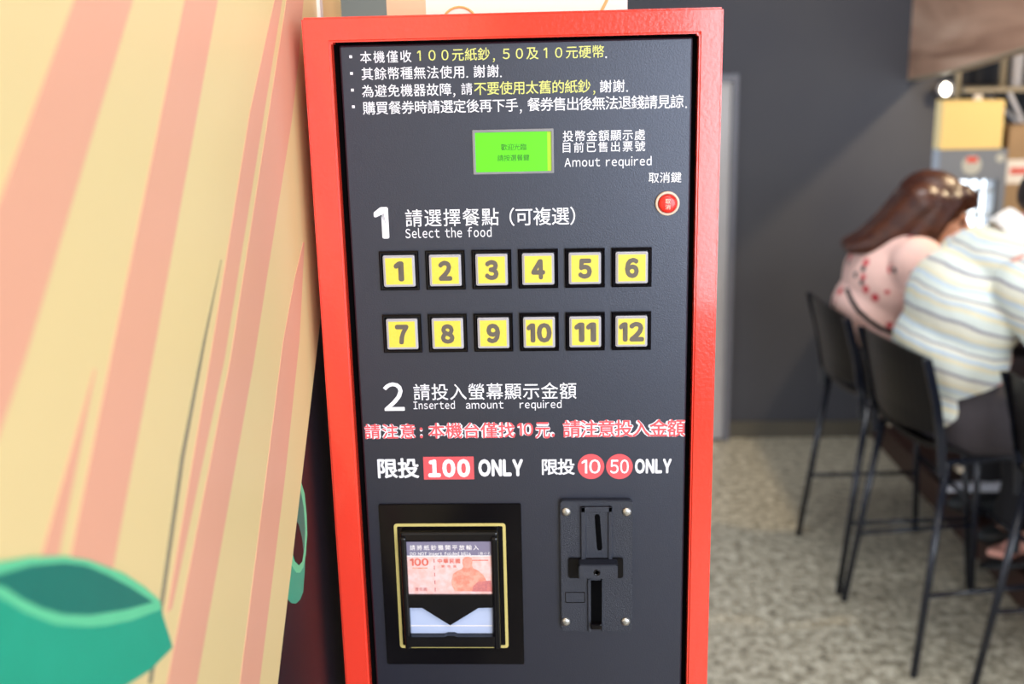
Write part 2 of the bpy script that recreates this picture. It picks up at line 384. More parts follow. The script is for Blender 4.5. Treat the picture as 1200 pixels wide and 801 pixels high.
# ---- mural print on the left wall (flat colour areas at their real places on the wall)
def patch(name, pts, m, lift, mode='px', parent=wl):
    P = [onX(x, y, WX) for x, y in pts] if mode == 'px' else [Vector((WX, y, z)) for y, z in pts]
    return obj(name, prismX([(p.y, p.z) for p in P], WX, WX+lift), m, parent)
z2 = lambda L: [(x*.5006, 400+y*.5006) for x, y in L]
lc = lambda L: [(280+x/2.853, 520+y/2.853) for x, y in L]
patch('mural_ring_body', lc([(120, 330), (160, 330), (175, 395), (195, 425), (214, 405), (221, 370), (219, 430), (214, 495), (204, 520), (190, 533), (175, 532), (160, 515), (120, 480)]), M['print_teal'], 0.0002)
patch('mural_ring_rim', lc([(140, 80), (190, 95), (206, 125), (218, 165), (225, 235), (227, 300), (222, 370), (214, 412), (203, 430), (190, 430), (176, 408), (165, 370), (140, 330)]), M['print_mint'], 0.0004)
patch('mural_ring_inside', lc([(140, 110), (190, 130), (204, 155), (214, 210), (219, 280), (217, 345), (211, 385), (198, 405), (185, 392), (172, 350), (140, 330)]), M['print_dteal'], 0.0006)
patch('mural_ring_hole', lc([(140, 215), (185, 250), (197, 270), (208, 315), (213, 360), (209, 392), (199, 404), (186, 393), (174, 355), (140, 330)]), M['print_black'], 0.0008)
E0 = onX(353, 555, WX); E1 = onX(324, 801, WX); E2 = onX(370, 412, WX)
sl = (E1-E0)
q = E0 + sl*3.0; t = E0 - sl*((1.113-E0.y)/(-sl.y))*-1 if False else None
k = (1.113-E0.y)/(E1.y-E0.y); top_hit = (1.113, E0.z+k*(E1.z-E0.z))
field = [(-2.6, 2.9), (1.1125, 2.9), (1.1125, min(top_hit[1], 2.0)), (E2.y, E2.z), (E0.y, E0.z), (E1.y, E1.z), (E1.y-0.25*(1), E1.z-0.25*(E0.z-E1.z)/(E0.y-E1.y)), (-2.6, E1.z-0.9)]
patch('mural_field', field, M['print_yellow'], 0.0010, 'm')
def ext(pts_l, pts_r, up=0.8, down=0.0):
    """stripe between two edges, both listed top to bottom (pixels); prolonged past the frame along the wall"""
    Lp = [onX(x, y, WX) for x, y in pts_l]; Rp = [onX(x, y, WX) for x, y in pts_r]
    def grow(P, a, sgn):
        o, i = (P[0], P[1]) if sgn > 0 else (P[-1], P[-2]); return o+(o-i).normalized()*a
    if up: Lp.insert(0, grow(Lp, up, 1)); Rp.insert(0, grow(Rp, up, 1))
    if down: Lp.append(grow(Lp, down, -1)); Rp.append(grow(Rp, down, -1))
    return [(p.y, p.z) for p in Lp+Rp[::-1]]
S = M['print_salmon']
for nm, l, r, up, dn in (
    ('a', [(84, 0), (0, 223)], [(153, 0), (26, 420), (0, 495)], .5, .25),
    ('b', [(214, 0), (131, 400), (80, 650), (74, 680)], [(253, 0), (180, 400), (129, 668), (124, 690)], .5, 0),
    ('c', [(108, 432), (45, 652), (38, 675)], [(109.5, 432), (65, 652), (58, 675)], 0, 0),
    ('d', [(320, 0), (291, 131), (244, 420), (193, 718)], [(329, 0), (261, 420), (199, 712)], .012, 0),
    ('e', [(334, 0), (268, 420), (193, 801)], [(354, 0), (348, 70), (340, 142), (310, 330), (296, 420), (228, 801)], .5, .3),
    ('f', [(353.5, 284), (343, 330), (330, 400), (279, 801)], [(355, 284), (352, 345), (349, 400), (332, 560), (302, 801)], 0, .3)):
    patch('mural_stripe', ext(l, r, up, dn), S, 0.0013, 'm')
patch('mural_line', [(257, 304), (238, 400), (213, 535), (175, 801), (171, 801), (209, 535), (235.5, 400)], M['print_grey'], 0.0016)
patch('mural_bowl_body', z2([(-60, 590), (0, 590), (100, 640), (200, 655), (300, 640), (368, 622), (397, 715), (345, 768), (290, 803), (200, 840), (-60, 840)]), M['print_teal'], 0.0018)
patch('mural_bowl_rim', z2([(-60, 522), (0, 514), (60, 504), (140, 502), (200, 512), (280, 542), (330, 574), (366, 606), (370, 626), (300, 652), (240, 664), (200, 668), (120, 662), (50, 635), (0, 605), (-60, 570)]), M['print_mint'], 0.0020)
patch('mural_bowl_inside', z2([(-60, 556), (0, 541), (60, 524), (140, 517), (190, 524), (240, 545), (300, 577), (349, 609), (290, 626), (200, 640), (140, 638), (90, 625), (40, 602), (0, 575), (-60, 560)]), M['print_dteal'], 0.0022)
struct(obj('trim_2', B(WX, WX+0.004, 0.998, 1.01, 0, 2.95), M['seam']))

# wooden bulkhead (side of a stair) rising towards the camera, with the kitchen behind it
wd = prismX([(4.3, 1.452), (3.783, 1.489), (3.267, 1.546), (2.6, 1.64), (1.9, 1.76), (1.9, 2.95), (4.3, 2.95)], 1.36, 1.40)
tw = struct(obj('trim_3', wd, M['wood']))
ed = [(4.3, 1.452), (3.783, 1.489), (3.267, 1.546), (2.6, 1.64), (1.9, 1.76)]
obj('edge_highlight', prismX([(y, z) for y, z in ed]+[(y, z-0.006) for y, z in ed[::-1]], 1.357, 1.405), M['rail'], tw)  # pale strip paints the warm lit line along the lower edge

# ================================================================ TICKET MACHINE
YF, YP = 0.88, 0.888           # front of the frame, face of the panel
FL, FR, FT = -0.2022, 0.1327, 1.548
tm = thing('ticket_machine', 'red framed meal ticket vending machine with dark front panel and yellow number keys', 'vending machine', (-0.035, 1.0, 0))
tm_inv = Matrix.Translation((0.035, -1.0, 0))
TP = []                        # parts made in world metres; parented with inverse at the end
IL, IR, IT, IB = -0.1795, 0.1140, 1.5285, 0.78
TP.append(obj('frame', ring([(FL, 0.70), (FR, 0.70), (FR, FT), (FL, FT)], [(IL, IB), (IR, IB), (IR, IT), (IL, IT)], YF, YF+0.022, bev=0.0016), M['red']))
TP.append(obj('cabinet', B(FL+0.005, FR-0.005, YF+0.020, 1.11, 0.02, FT-0.005, bev=0.003), M['red']))
TP.append(obj('lower_door', B(FL, FR, YF, YF+0.018, 0.06, 0.695, bev=0.002), M['red']))
TP.append(obj('base', B(FL+0.02, FR-0.02, YF+0.03, 1.09, 0.0, 0.03), M['gloss_black']))
TP.append(obj('gap', B(IL, IR, YP+0.004, YP+0.010, IB, IT), M['cavity_shade'], label='black sheet painting the shade in the gap around the panel'))  # near-black sheet, paints the shade behind the panel edges
pn = obj('panel', B(-0.1745, 0.1100, YP, YP+0.012, IB+0.003, 1.5262, bev=0.0016), M['panel'], label='dark slate printed front panel')
TP.append(pn)
for body, px, m in [
    ('本機僅收', (422, 59.5, 482, 73.5), 'w'), ('１００元紙鈔', (489, 56.5, 574, 71.5), 'y'), (',', (577.5, 68, 580, 73), 'y'),
    ('５０及１０元硬幣', (589, 54, 708, 69), 'y'), ('.', (709.3, 66, 711.3, 68), 'w'),
    ('其餘幣種無法使用', (423.5, 77.8, 544, 92.7), 'w'), ('.', (546.5, 89, 548.5, 91), 'w'), ('謝謝', (555, 76, 584.5, 90.5), 'w'), ('.', (586, 88.5, 588, 90.5), 'w'),
    ('為避免機器故障', (424, 98.3, 529, 113), 'w'), (',', (531, 109, 533.5, 114), 'w'), ('請', (540.5, 97, 553.5, 111), 'w'),
    ('不要使用太舊的紙鈔', (555.5, 94.5, 692, 110), 'y'), (',', (695, 106, 697.5, 111), 'y'), ('謝謝', (703, 93.5, 732, 108), 'w'), ('.', (733.8, 105.5, 735.8, 107.5), 'w'),
    ('購買餐券時請選定後再下手', (425, 117, 607, 132.5), 'w'), (',', (609, 128, 611.5, 133), 'w'), ('餐券售出後無法退錢請見諒', (618, 112.5, 801, 128.5), 'w'), ('.', (803, 124.5, 805, 126.5), 'w'),
    ('投幣金額顯示處', (659.5, 152, 756, 165), 'w'), ('目前已售出票號', (659.5, 165.6, 756, 178), 'w'), ('Amout required', (661.5, 183.5, 763.5, 197.5), 'w'),
    ('取消鍵', (760, 201.5, 798.5, 214), 'w'),
    ('請選擇餐點', (475, 244.3, 584.5, 264.8), 'w'), ('(可複選)', (597, 242.5, 674, 264), 'w'), ('Select the food', (475, 266.2, 576, 278.2), 'w'),
    ('請投入螢幕顯示金額', (484.5, 448.5, 675.5, 468), 'w'), ('Inserted', (484.5, 469.3, 533, 479), 'w'), ('amount', (546, 470, 590, 478.6), 'w'), ('required', (609, 468.3, 658, 480.6), 'w')]:
    text(body, px, YP, M['white_ink'] if m == 'w' else M['yellow_ink'], pn, bold=0.004 if len(body) > 1 else 0.0, gap=0.17)
for x, y in ((411, 66.5), (412, 86), (413, 105.5), (414.2, 125)):
    p = onY(x, y, YP); obj('bullet', B(p.x-.0011, p.x+.0011, YP-.0002, YP, p.z-.0011, p.z+.0011), M['white_ink'], pn)
text('1', (438.5, 242.5, 455.5, 279.5), YP, M['white_ink'], pn, name='step_number', bold=0.03)
text('2', (449.5, 447.8, 473.7, 481), YP, M['white_ink'], pn, name='step_number', bold=0.012)
for body, px in (('請注意', (427, 496, 487, 514)), (':', (492, 500.5, 495.5, 513)), ('本機台僅找', (501.5, 494.5, 604, 513.2)), ('10', (606, 495, 625, 510.5)), ('元.', (627, 494.3, 650, 513.5)), ('請注意投入金額', (659.5, 491, 803, 512))):
    text(body, px, YP, M['white_ink'], pn, bold=0.085, name='white_lettering_edge')
    text(body, px, YP-0.0002, M['red_ink'], pn, bold=0.016, name='red_lettering')
text('限投', (442.5, 536.5, 491, 560), YP, M['white_ink'], pn, bold=0.026)
a, b_ = onY(497, 561.5, YP), onY(555, 534.5, YP)
obj('red_label', B(a.x, b_.x, YP-.0003, YP, a.z, b_.z), M['red_ink'], pn)
text('100', (501.5, 537.5, 551, 559), YP-.0003, M['white_ink'], pn, bold=0.06, gap=.2, foot=True)
text('ONLY', (560.5, 537.5, 613, 558), YP, M['white_ink'], pn, bold=0.055, gap=.16)
text('限投', (635, 537, 673.5, 556), YP, M['white_ink'], pn, bold=0.02)
for cx, tx in ((692.6, '10'), (725.9, '50')):
    p = onY(cx, 546.3, YP); obj('red_disc', LT([(0.0117, 0), (0.0117, -0.0003)], p.x, p.z, YP, 40), M['red_ink'], pn)
    text(tx, (cx-11, 538, cx+11, 554.5), YP-.0003, M['white_ink'], pn, bold=0.012)
text('ONLY', (744, 537, 787, 554.5), YP, M['white_ink'], pn, bold=0.05, gap=.16)

# ---- display
a, b_ = onY(555, 204.3, YP), onY(648.7, 150.3, YP)
ds = obj('display', ring([(a.x, a.z), (b_.x, a.z), (b_.x, b_.z), (a.x, b_.z)], [(a.x+.0022, a.z+.0018), (b_.x-.002, a.z+.0018), (b_.x-.002, b_.z-.0022), (a.x+.0022, b_.z-.0022)], YP-0.002, YP+0.0005, bev=0.0004), M['lcd_bezel'], label='grey bezel of the green display')
TP.append(ds)
sx0, sx1, sz0, sz1 = a.x+.002, b_.x-.0018, a.z+.0016, b_.z-.002
obj('screen', B(sx0, sx1-.0035, YP-.0007, YP, sz0, sz1), M['lcd'], ds, label='lit green screen')
obj('screen_edge', B(sx1-.0035, sx1, YP-.0007, YP, sz0, sz1), M['lcd_side'], ds)
text('歡迎光臨', (587, 168.3, 617, 176), YP-.0008, M['lcd_text'], ds)
text('請按選餐鍵', (583, 181, 620.5, 188.5), YP-.0008, M['lcd_text'], ds)

# ---- cancel button
p = onY(782, 238, YP)
cb = obj('cancel_button', LT([(0.0100, 0), (0.0100, -.0022), (0.0092, -.0030), (0.0080, -.0026), (0.0078, -.0010)], p.x, p.z, YP), M['ring_cream'], label='cream ring of the round red cancel button', smooth=True)
obj('push_cap', LT([(0.0076, -.0008), (0.0076, -.0042), (0.0070, -.0052), (0.0050, -.0057), (0.002, -.0058)], p.x, p.z, YP), M['push_red'], cb, smooth=True, label='red push cap')
text('取', None, YP-.0058, M['ring_cream'], cb, fit=(p.x-.0022, p.x+.0020, p.z+.0002, p.z+.0042))
text('消', None, YP-.0058, M['ring_cream'], cb, fit=(p.x-.0022, p.x+.0020, p.z-.0044, p.z-.0004))
TP.append(cb)

# ---- number keys
BX, BP, BS = -0.1504, 0.03915, 0.0334
def key_housing():
    bm = bmesh.new(); s = BS/2; i = 0.0138
    L = [(s, 0), (s, -.0030), (s-.0009, -.0040), (i+.0011, -.0040), (i+.0002, -.0030), (i, 0.0)]
    prev = None
    for k, dy in L:
        r = [bm.verts.new((sx*k, dy, sz*k)) for sx, sz in ((-1, -1), (1, -1), (1, 1), (-1, 1))]
        if prev:
            for j in range(4): bm.faces.new((prev[j], prev[(j+1) % 4], r[(j+1) % 4], r[j]))
        prev = r
    bmesh.ops.recalc_face_normals(bm, faces=bm.faces[:]); return bm
def me_of(bm, nm): me = bpy.data.meshes.new(nm); bm.to_mesh(me); bm.free(); return me
hm = me_of(key_housing(), 'number_key'); cm = me_of(prism(rrect(-.0134, .0134, -.0134, .0134, .0015), -.0050, 0, 0), 'key_cap')
bmx = bmesh.new(); bmx.from_mesh(cm)
bmesh.ops.bevel(bmx, geom=[e for e in bmx.edges if all(v.co.y < -.004 for v in e.verts)], offset=.0012, segments=3, affect='EDGES'); bmx.to_mesh(cm); bmx.free()
im = me_of(B(-.0113, .0113, -.0052, -.0048, -.0113, .0113), 'insert')
hm.materials.append(M['gloss_black']); cm.materials.append(M['key_clear']); im.materials.append(M['key_yellow'])
rowz = (onY(605, 314.5, YP).z, onY(605, 388.4, YP).z)
for n in range(12):
    r_, c_ = divmod(n, 6)
    x = BX+BS/2+c_*BP; z = rowz[r_]
    k = bpy.data.objects.new('number_key', hm); C.objects.link(k); k.location = (x, YP, z)
    k['label'] = 'square black framed key with grey %d on yellow' % (n+1)
    cp = bpy.data.objects.new('key_cap', cm); C.objects.link(cp); cp.parent = k
    ins = bpy.data.objects.new('yellow_insert', im); C.objects.link(ins); ins.parent = k
    s_ = str(n+1); hw = .0058 if n < 9 else .0106
    if n == 0: hw = .0042
    if n == 10: hw = .0092
    text(s_, None, -.0052, M['key_digit'], k, name='digit', bold=0.062, gap=.19, fit=(-hw, hw, -.0086, .0086))
    TP.append(k)

# ---- banknote acceptor
def XZ(x, y, Y=YP): p = onY(x, y, Y); return p.x, p.z
x0, z0 = XZ(449.5, 776.5); x1, z1 = XZ(610.5, 589)
x0 = XZ(443.7, 589)[0]
ba = obj('banknote_acceptor', prism(rrect(x0, x1, z0, z1, .001, 2), YP-.0022, YP, .0004), M['gloss_black'], label='glossy black plate of the banknote acceptor')
TP.append(ba)
ox0, oz1 = XZ(461.8, 612); ox1 = XZ(592.5, 612)[0]; oz0 = XZ(530, 757)[1]
obj('gold_outline', ring(rrect(ox0, ox1, oz0, oz1, .0028), rrect(ox0+.0027, ox1-.0027, oz0+.0027, oz1-.0027, .0012), YP-.0026, YP-.0020), M['gold_line'], ba, label='gold outline around the note slot')
# raised housing: solid of profile in (y,z) between two cheeks
hx0, hx1 = ox0+.0062, ox1-.0066
ht = oz1-.0052; hb = oz0-.0006
bm = bmesh.new()
box(bm, hx0, hx1, YP-.0100, YP-.001, ht-.0098, ht, bev=.0022, seg=3)            # top brow
cz1 = XZ(530, 632.3)[1]; cz0 = XZ(530, 697.2)[1]
box(bm, hx0, hx1, YP-.0085, YP-.001, cz0-.003, ht-.008, bev=.0015)              # card field
box(bm, hx0, hx0+.0055, YP-.0125, YP-.001, hb+.004, ht-.004, bev=.0018, seg=3)    # left cheek
box(bm, hx1-.0065, hx1, YP-.0125, YP-.001, hb+.004, ht-.004, bev=.0022, seg=3)   # right cheek
obj('housing', bm, M['black_plastic'], ba, smooth=False)
obj('side_rib', B(hx1-.0022, hx1-.0010, YP-.0132, YP-.0100, hb+.006, ht-.008, bev=.0004), M['black_plastic'], ba)
YC = YP-.0088
cx0 = onY(474.8, 633, YC).x; cx1 = onY(580.0, 633, YC).x; cz1 = onY(527, 632.5, YC).z; cz0 = onY(528, 696.8, YC).z
cd = obj('instruction_card', B(cx0, cx1, YC, YC+.0006, cz0, cz1), M['card_white'], ba, label='white card with a printed red banknote')
def cpx(a, b, c, d): # zoomed card crop -> metres on the card plane (crop 130x150 px shown 694x801)
    f = lambda x, y: onY(465+x/5.338, 615+y/5.338, YC)
    A = f(a, d); Bq = f(c, b); return A.x, Bq.x, A.z, Bq.z
def cbox(nm, a, b, c, d, m, lift):
    X0, X1, Z0, Z1 = cpx(a, b, c, d); return obj(nm, B(X0, X1, YC-lift, YC, Z0, Z1), m, cd)
cbox('card_header', 62, 98, 607, 190, M['card_purple'], .0001)
cbox('note_print', 66, 194, 612, 430, M['card_pink'], .00012)
cbox('note_shade', 470, 215, 596, 345, M['card_pink'], .00016)
text('請將紙鈔攤開平放輸入', None, YC-.0001, M['card_white'], cd, fit=cpx(82, 122, 512, 156), bold=.01)
text('DO NOT insert folded bills', None, YC-.0001, M['card_white'], cd, fit=cpx(84, 166, 462, 188), bold=.02)
text('(無小孔)', None, YC-.0001, M['card_white'], cd, fit=cpx(510, 166, 598, 186), bold=0)
text('100', None, YC-.0002, M['bill_red'], cd, fit=cpx(84, 206, 198, 254), bold=.04)
text('中華民國', None, YC-.0002, M['bill_red'], cd, fit=cpx(256, 208, 396, 238), bold=.02)
text('壹佰圓', None, YC-.0002, M['bill_red'], cd, fit=cpx(280, 248, 372, 264), bold=.0)
text('壹佰圓', None, YC-.0002, M['bill_mauve'], cd, fit=cpx(116, 388, 188, 410), bold=.0)
cbox('fine_print', 98, 264, 192, 272, M['bill_salmon'], .0002)
cbox('fine_print', 470, 216, 572, 222, M['bill_red'], .0002)
for y in (210, 253, 296, 345, 390): cbox('note_dash', 231+(y-210)*.04, y, 236+(y-210)*.04, y+24, M['bill_mauve'], .0002)
def cpoly(nm, pts, m, lift):
    P = [onY(465+x/5.338, 615+y/5.338, YC) for x, y in pts]
    bm = prism([(p.x, p.z) for p in P], YC-lift, YC); bmesh.ops.triangulate(bm, faces=[f for f in bm.faces if len(f.verts) > 4]); return obj(nm, bm, m, cd)
cpoly('portrait', [(362, 412), (345, 375), (342, 345), (352, 305), (380, 284), (408, 272), (416, 258), (410, 235), (412, 212), (426, 200), (448, 197), (468, 205), (474, 226), (470, 250), (478, 268), (510, 284), (540, 310), (560, 345), (590, 380), (598, 414)], M['bill_salmon'], .0002)
cpoly('portrait_face', [(420, 250), (418, 224), (428, 208), (448, 205), (462, 214), (464, 240), (455, 262), (440, 272), (426, 264)], M['bill_pale'], .00024)
cpoly('note_building', [(474, 395), (480, 378), (510, 352), (590, 346), (598, 414), (470, 414)], M['bill_mauve'], .00026)
# mouth with a V shaped hood above a pale tray
YM = YP-.0060
def mp(x, y, Y): p = onY(430+x/3.64, 570+y/3.64, Y); return (p.x, p.z)
bm = prism([mp(168, 462, YP-.0112), mp(550, 462, YP-.0112), mp(536, 516, YP-.0112), mp(476, 517, YP-.0112), mp(355, 591, YP-.0112), mp(236, 517, YP-.0112), mp(172, 517, YP-.0112)], YP-.0112, YP-.0040)
bmesh.ops.triangulate(bm, faces=[f for f in bm.faces if len(f.verts) > 4])
obj('hood', bm, M['black_plastic'], ba)
obj('note_tray', prism([mp(174, 500, YM), mp(536, 500, YM), mp(536, 643, YM), mp(178, 643, YM)], YM, YP-.002), M['mouth'], ba, label='pale blue translucent note tray with added glow')
obj('tray_edge', prism([mp(176, 590, YM), mp(536, 590, YM), mp(536, 594, YM), mp(176, 594, YM)], YM-.0004, YM), M['card_white'], ba)
bm = prism([mp(172, 641, YP-.013), mp(330, 641, YP-.013), mp(342, 636, YP-.013), mp(372, 636, YP-.013), mp(384, 641, YP-.013), mp(546, 641, YP-.013), mp(546, 684, YP-.013), mp(176, 684, YP-.013)], YP-.013, YP-.002)
bmesh.ops.triangulate(bm, faces=[f for f in bm.faces if len(f.verts) > 4])
obj('lower_lip', bm, M['black_plastic'], ba)

# ---- coin acceptor
YK = YP-.007
def ck(x, y, Y=YK): p = onY(630+x/4.213, 570+y/4.213, Y); return (p.x, p.z)
kx0 = (ck(110, 72)[0]+ck(118, 713)[0])/2; kx1 = (ck(473, 72)[0]+ck(465, 713)[0])/2; kz1 = ck(290, 70)[1]; kz0 = ck(290, 713)[1]
ca = obj('coin_acceptor', prism(rrect(kx0, kx1, kz0, kz1, .0035), YK, YP, .0006), M['coin_plastic'], label='navy black plastic coin acceptor plate')
TP.append(ca)
for x, y in ((141, 123), (440, 123), (139, 665), (434, 664)):
    cxx, czz = ck(x, y)
    s = obj('screw', LT([(0.0041, 0), (0.0041, -.0008), (0.0034, -.0016), (0.0018, -.0021), (0.0005, -.0022)], cxx, czz, YK, 20), M['steel'], ca, smooth=True, label='round steel screw')
# raised U around the slot
A0 = ck(213, 95); A1 = ck(368, 360); I0 = ck(236, 122); I1 = ck(348, 360)
bm = bmesh.new()
box(bm, A0[0], I0[0], YK-.003, YK, A1[1], A0[1], bev=.0006); box(bm, I1[0], A1[0], YK-.003, YK, A1[1], A0[1], bev=.0006); box(bm, A0[0], A1[0], YK-.003, YK, I0[1], A0[1], bev=.0006)
obj('slot_rim', bm, M['coin_plastic'], ca)
obj('slot_plate', B(I0[0], I1[0], YK-.0012, YK, A1[1], I0[1]), M['coin_plastic'], ca)
s0 = ck(294, 138); s1 = ck(306, 306); hw = .0024
obj('coin_slot_shade', prism([(s0[0]-hw, s0[1]-.001), (s0[0]-hw*.6, s0[1]+.001), (s0[0]+hw*.6, s0[1]+.001), (s0[0]+hw, s0[1]-.001), (s1[0]+hw, s1[1]+.001), (s1[0]+hw*.6, s1[1]-.001), (s1[0]-hw*.6, s1[1]-.001), (s1[0]-hw, s1[1]+.001)], YK-.00125, YK-.001), M['cavity_shade'], ca, label='narrow black patch painting the shade of the coin slot')  # flat black patch, paints the darkness inside the slot
r0 = ck(152, 348); r1 = ck(422, 446)
obj('lever_recess', prism(rrect(r0[0], r1[0], r1[1], r0[1], .002), YK-.0024, YK, .0005), M['gloss_black'], ca)
Yb = YK-.015
b0 = ck(203, 388, Yb); b1 = ck(396, 455, Yb)
lv = obj('return_lever', prism(rrect(b0[0], b1[0], b1[1], b0[1], .0012), Yb, YK, .0007), M['coin_plastic'], ca, label='protruding coin return lever')
cc = ck(293, 424, Yb); obj('lever_hole', LT([(0.0031, 0.0), (0.0028, -.0005), (0.0022, -.0003), (0.0016, .0000)], cc[0], cc[1], Yb, 20), M['gloss_black'], lv, smooth=True)
t0 = ck(248, 452); t1 = ck(322, 712)
bm = bmesh.new()
box(bm, t0[0], t0[0]+.0026, YK-.0022, YK, t1[1], t0[1], bev=.0004); box(bm, t1[0]-.0010, t1[0], YK-.0022, YK, t1[1], t0[1], bev=.0003)
obj('channel_rim', bm, M['coin_plastic'], ca)
obj('channel', B(t0[0]+.0026, t1[0]-.001, YK-.0008, YK, t1[1]+.003, t0[1]-.002), M['cavity_shade'], ca, label='black patch painting the shade of the lever channel')  # flat black patch, paints the shade down the channel
g0 = ck(262, 640, YK-.007); g1 = ck(318, 712, YK-.007)
obj('channel_stop', B(g0[0], g1[0], YK-.007, YK, g1[1]+.001, g1[1]+.0065, bev=.0012), M['gloss_black'], ca)
e0 = ck(136, 519); e1 = ck(235, 572)
obj('embossed_patch', ring(rrect(e0[0], e1[0], e1[1], e0[1], .0012, 3), rrect(e0[0]+.0006, e1[0]-.0006, e1[1]+.0006, e0[1]-.0006, .0008, 3), YK-.0004, YK), M['gloss_black'], ca)

for o in TP: o.parent = tm; o.matrix_parent_inverse = tm_inv
# white printed carton on top of the machine
ct = thing('paper_carton', 'white printed carton with gold curve standing on top of the red machine', 'box', (-0.04, 1.02, FT-0.005))
obj('carton_body', B(-.110, .105, -.025, .075, 0, .17, bev=.002), M['paper_white'], ct)
obj('tan_band', B(-.1102, -.075, -.0256, -.02, 0.002, .168), M['paper_tan'], ct)
obj('gold_curve', tube([(.070+.028*math.sin(a), -.0252, .10+.1*-math.cos(a)) for a in [i*PI/10 for i in range(11)]], .0015, 6), M['paper_gold'], ct)
obj('gold_ring', tube([(-.045+.016*math.cos(a), -.0252, .000+.016*math.sin(a)+.001) for a in [i*PI/12 for i in range(13)]], .0012, 6), M['paper_gold'], ct)

# ================================================================ BAR TABLE, STOOLS
tb = thing('bar_table', 'long dark wooden bar table on a reddish brown plinth', 'table', (1.6, 3.2, 0))
obj('plinth', B(-.30, .5, -.62, 1.1, 0, .10, bev=.004), M['plinth'], tb)
obj('table_top', B(-.32, .35, -1.6, 1.09, .84, .88, bev=.004), M['table'], tb)
obj('foot_bar', B(-.40, -.02, -.03, .0, .205, .232, bev=.003), M['shelf_white'], tb, label='pale metal foot bar')
obj('support_panel', B(-.02, .02, -.05, 1.09, .10, .84), M['plinth'], tb)
for y in (-1.4,): obj('leg', B(-.04, .04, y-.04, y+.04, 0, .84), M['plinth'], tb)

def make_stool(label):
    t = thing('bar_stool', label, 'stool', group='black bar stools along the bar table')
    lm = M['stool_black']
    for s in (-1, 1):
        obj('leg', CY((-.215, s*.205, .0), (-.150, s*.170, .555), .0095), lm, t, smooth=True)
        obj('leg', CY((.175, s*.200, .0), (.130, s*.160, .560), .0095), lm, t, smooth=True)
        obj('side_rail', CY((-.190, s*.192, .215), (.158, s*.187, .215), .0065), lm, t, smooth=True)
        # flat back post, bent
        bm = bmesh.new(); P = [(-.165, .525), (-.172, .60), (-.192, .71), (-.226, .825)]
        for (xa, za), (xb, zb) in zip(P, P[1:]):
            pr = prism([(xa-.011, za), (xa+.011, za), (xb+.011, zb), (xb-.011, zb)], s*.176-.0035, s*.176+.0035); merge(bm, pr)
        po = obj('back_post', bm, lm, t)
        for zz in (.545,): obj('bolt', CY((-.125, s*.172, zz), (-.125, s*.190, zz), .0085, n=12), M['stool_cap'], po)
    obj('foot_rail', CY((.165, -.190, .27), (.165, .190, .27), .008), lm, t, smooth=True)
    # curved plywood back
    bm = bmesh.new(); N = 12; rows = 6; V = []
    for th in (0, .009):
        g = []
        for j in range(rows+1):
            z = .635+(.190)*j/rows; xb = -.178-.045*(j/rows)
            g.append([bm.verts.new((xb+.010-th+ -.030*(1-(2*i/N-1)**2), -.172+.344*i/N, z + .012*(1-(2*i/N-1)**2)*(1 if j == rows else (-1.6 if j == 0 else 0)))) for i in range(N+1)])
        V.append(g)
    for th in (0, 1):
        for j in range(rows):
            for i in range(N): bm.faces.new((V[th][j][i], V[th][j][i+1], V[th][j+1][i+1], V[th][j+1][i]))
    for j in (0, rows):
        for i in range(N): bm.faces.new((V[0][j][i], V[0][j][i+1], V[1][j][i+1], V[1][j][i]))
    for i in (0, N):
        for j in range(rows): bm.faces.new((V[0][j][i], V[0][j+1][i], V[1][j+1][i], V[1][j][i]))
    bmesh.ops.recalc_face_normals(bm, faces=bm.faces[:])
    obj('backrest', bm, M['stool_ply'], t, smooth=False)
    # seat: shallow saddle
    bm = bmesh.new(); N = 12; V = []
    for th in (0, .014):
        g = []
        for j in range(N+1):
            x = -.175+.36*j/N; yy = .165+.01*math.sin(PI*j/N)
            g.append([bm.verts.new((x, -yy+2*yy*i/N, .583 - .020*(1-(2*i/N-1)**2) + .022*max(0, 1-j/3.0)-th - .012*max(0, (j-9)/3.0))) for i in range(N+1)])
        V.append(g)
    for th in (0, 1):
        for j in range(N):
            for i in range(N): bm.faces.new((V[th][j][i], V[th][j][i+1], V[th][j+1][i+1], V[th][j+1][i]))
    for j in (0, N):
        for i in range(N): bm.faces.new((V[0][j][i], V[0][j][i+1], V[1][j][i+1], V[1][j][i])); bm.faces.new((V[0][i][j], V[0][i+1][j], V[1][i+1][j], V[1][i][j]))
    bmesh.ops.recalc_face_normals(bm, faces=bm.faces[:])
    obj('seat', bm, M['stool_ply'], t)
    obj('seat_frame', tube([(-.15, -.165, .555), (.13, -.160, .556), (.13, .160, .556), (-.15, .165, .555)], .008, 8), lm, t)
    return t
def dup(root, loc, rotz, label):
    r = root.copy(); C.objects.link(r); r.location = loc; r.rotation_euler = (0, 0, rotz); r['label'] = label
    for ch in list(root.children):
        c = ch.copy(); C.objects.link(c); c.parent = r
        for g in list(ch.children):
            e = g.copy(); C.objects.link(e); e.parent = c
    return r
st = make_stool('black metal bar stool under the person in pink, farthest from the machine')
st.location = (1.015, 3.12, 0); st.rotation_euler = (0, 0, 0.07)
dup(st, (1.065, 2.69, 0), 0.17, 'black metal bar stool under the person in the striped shirt')
dup(st, (1.255, 2.22, 0), 0.12, 'black metal bar stool cut by the right edge, nearest to the camera')

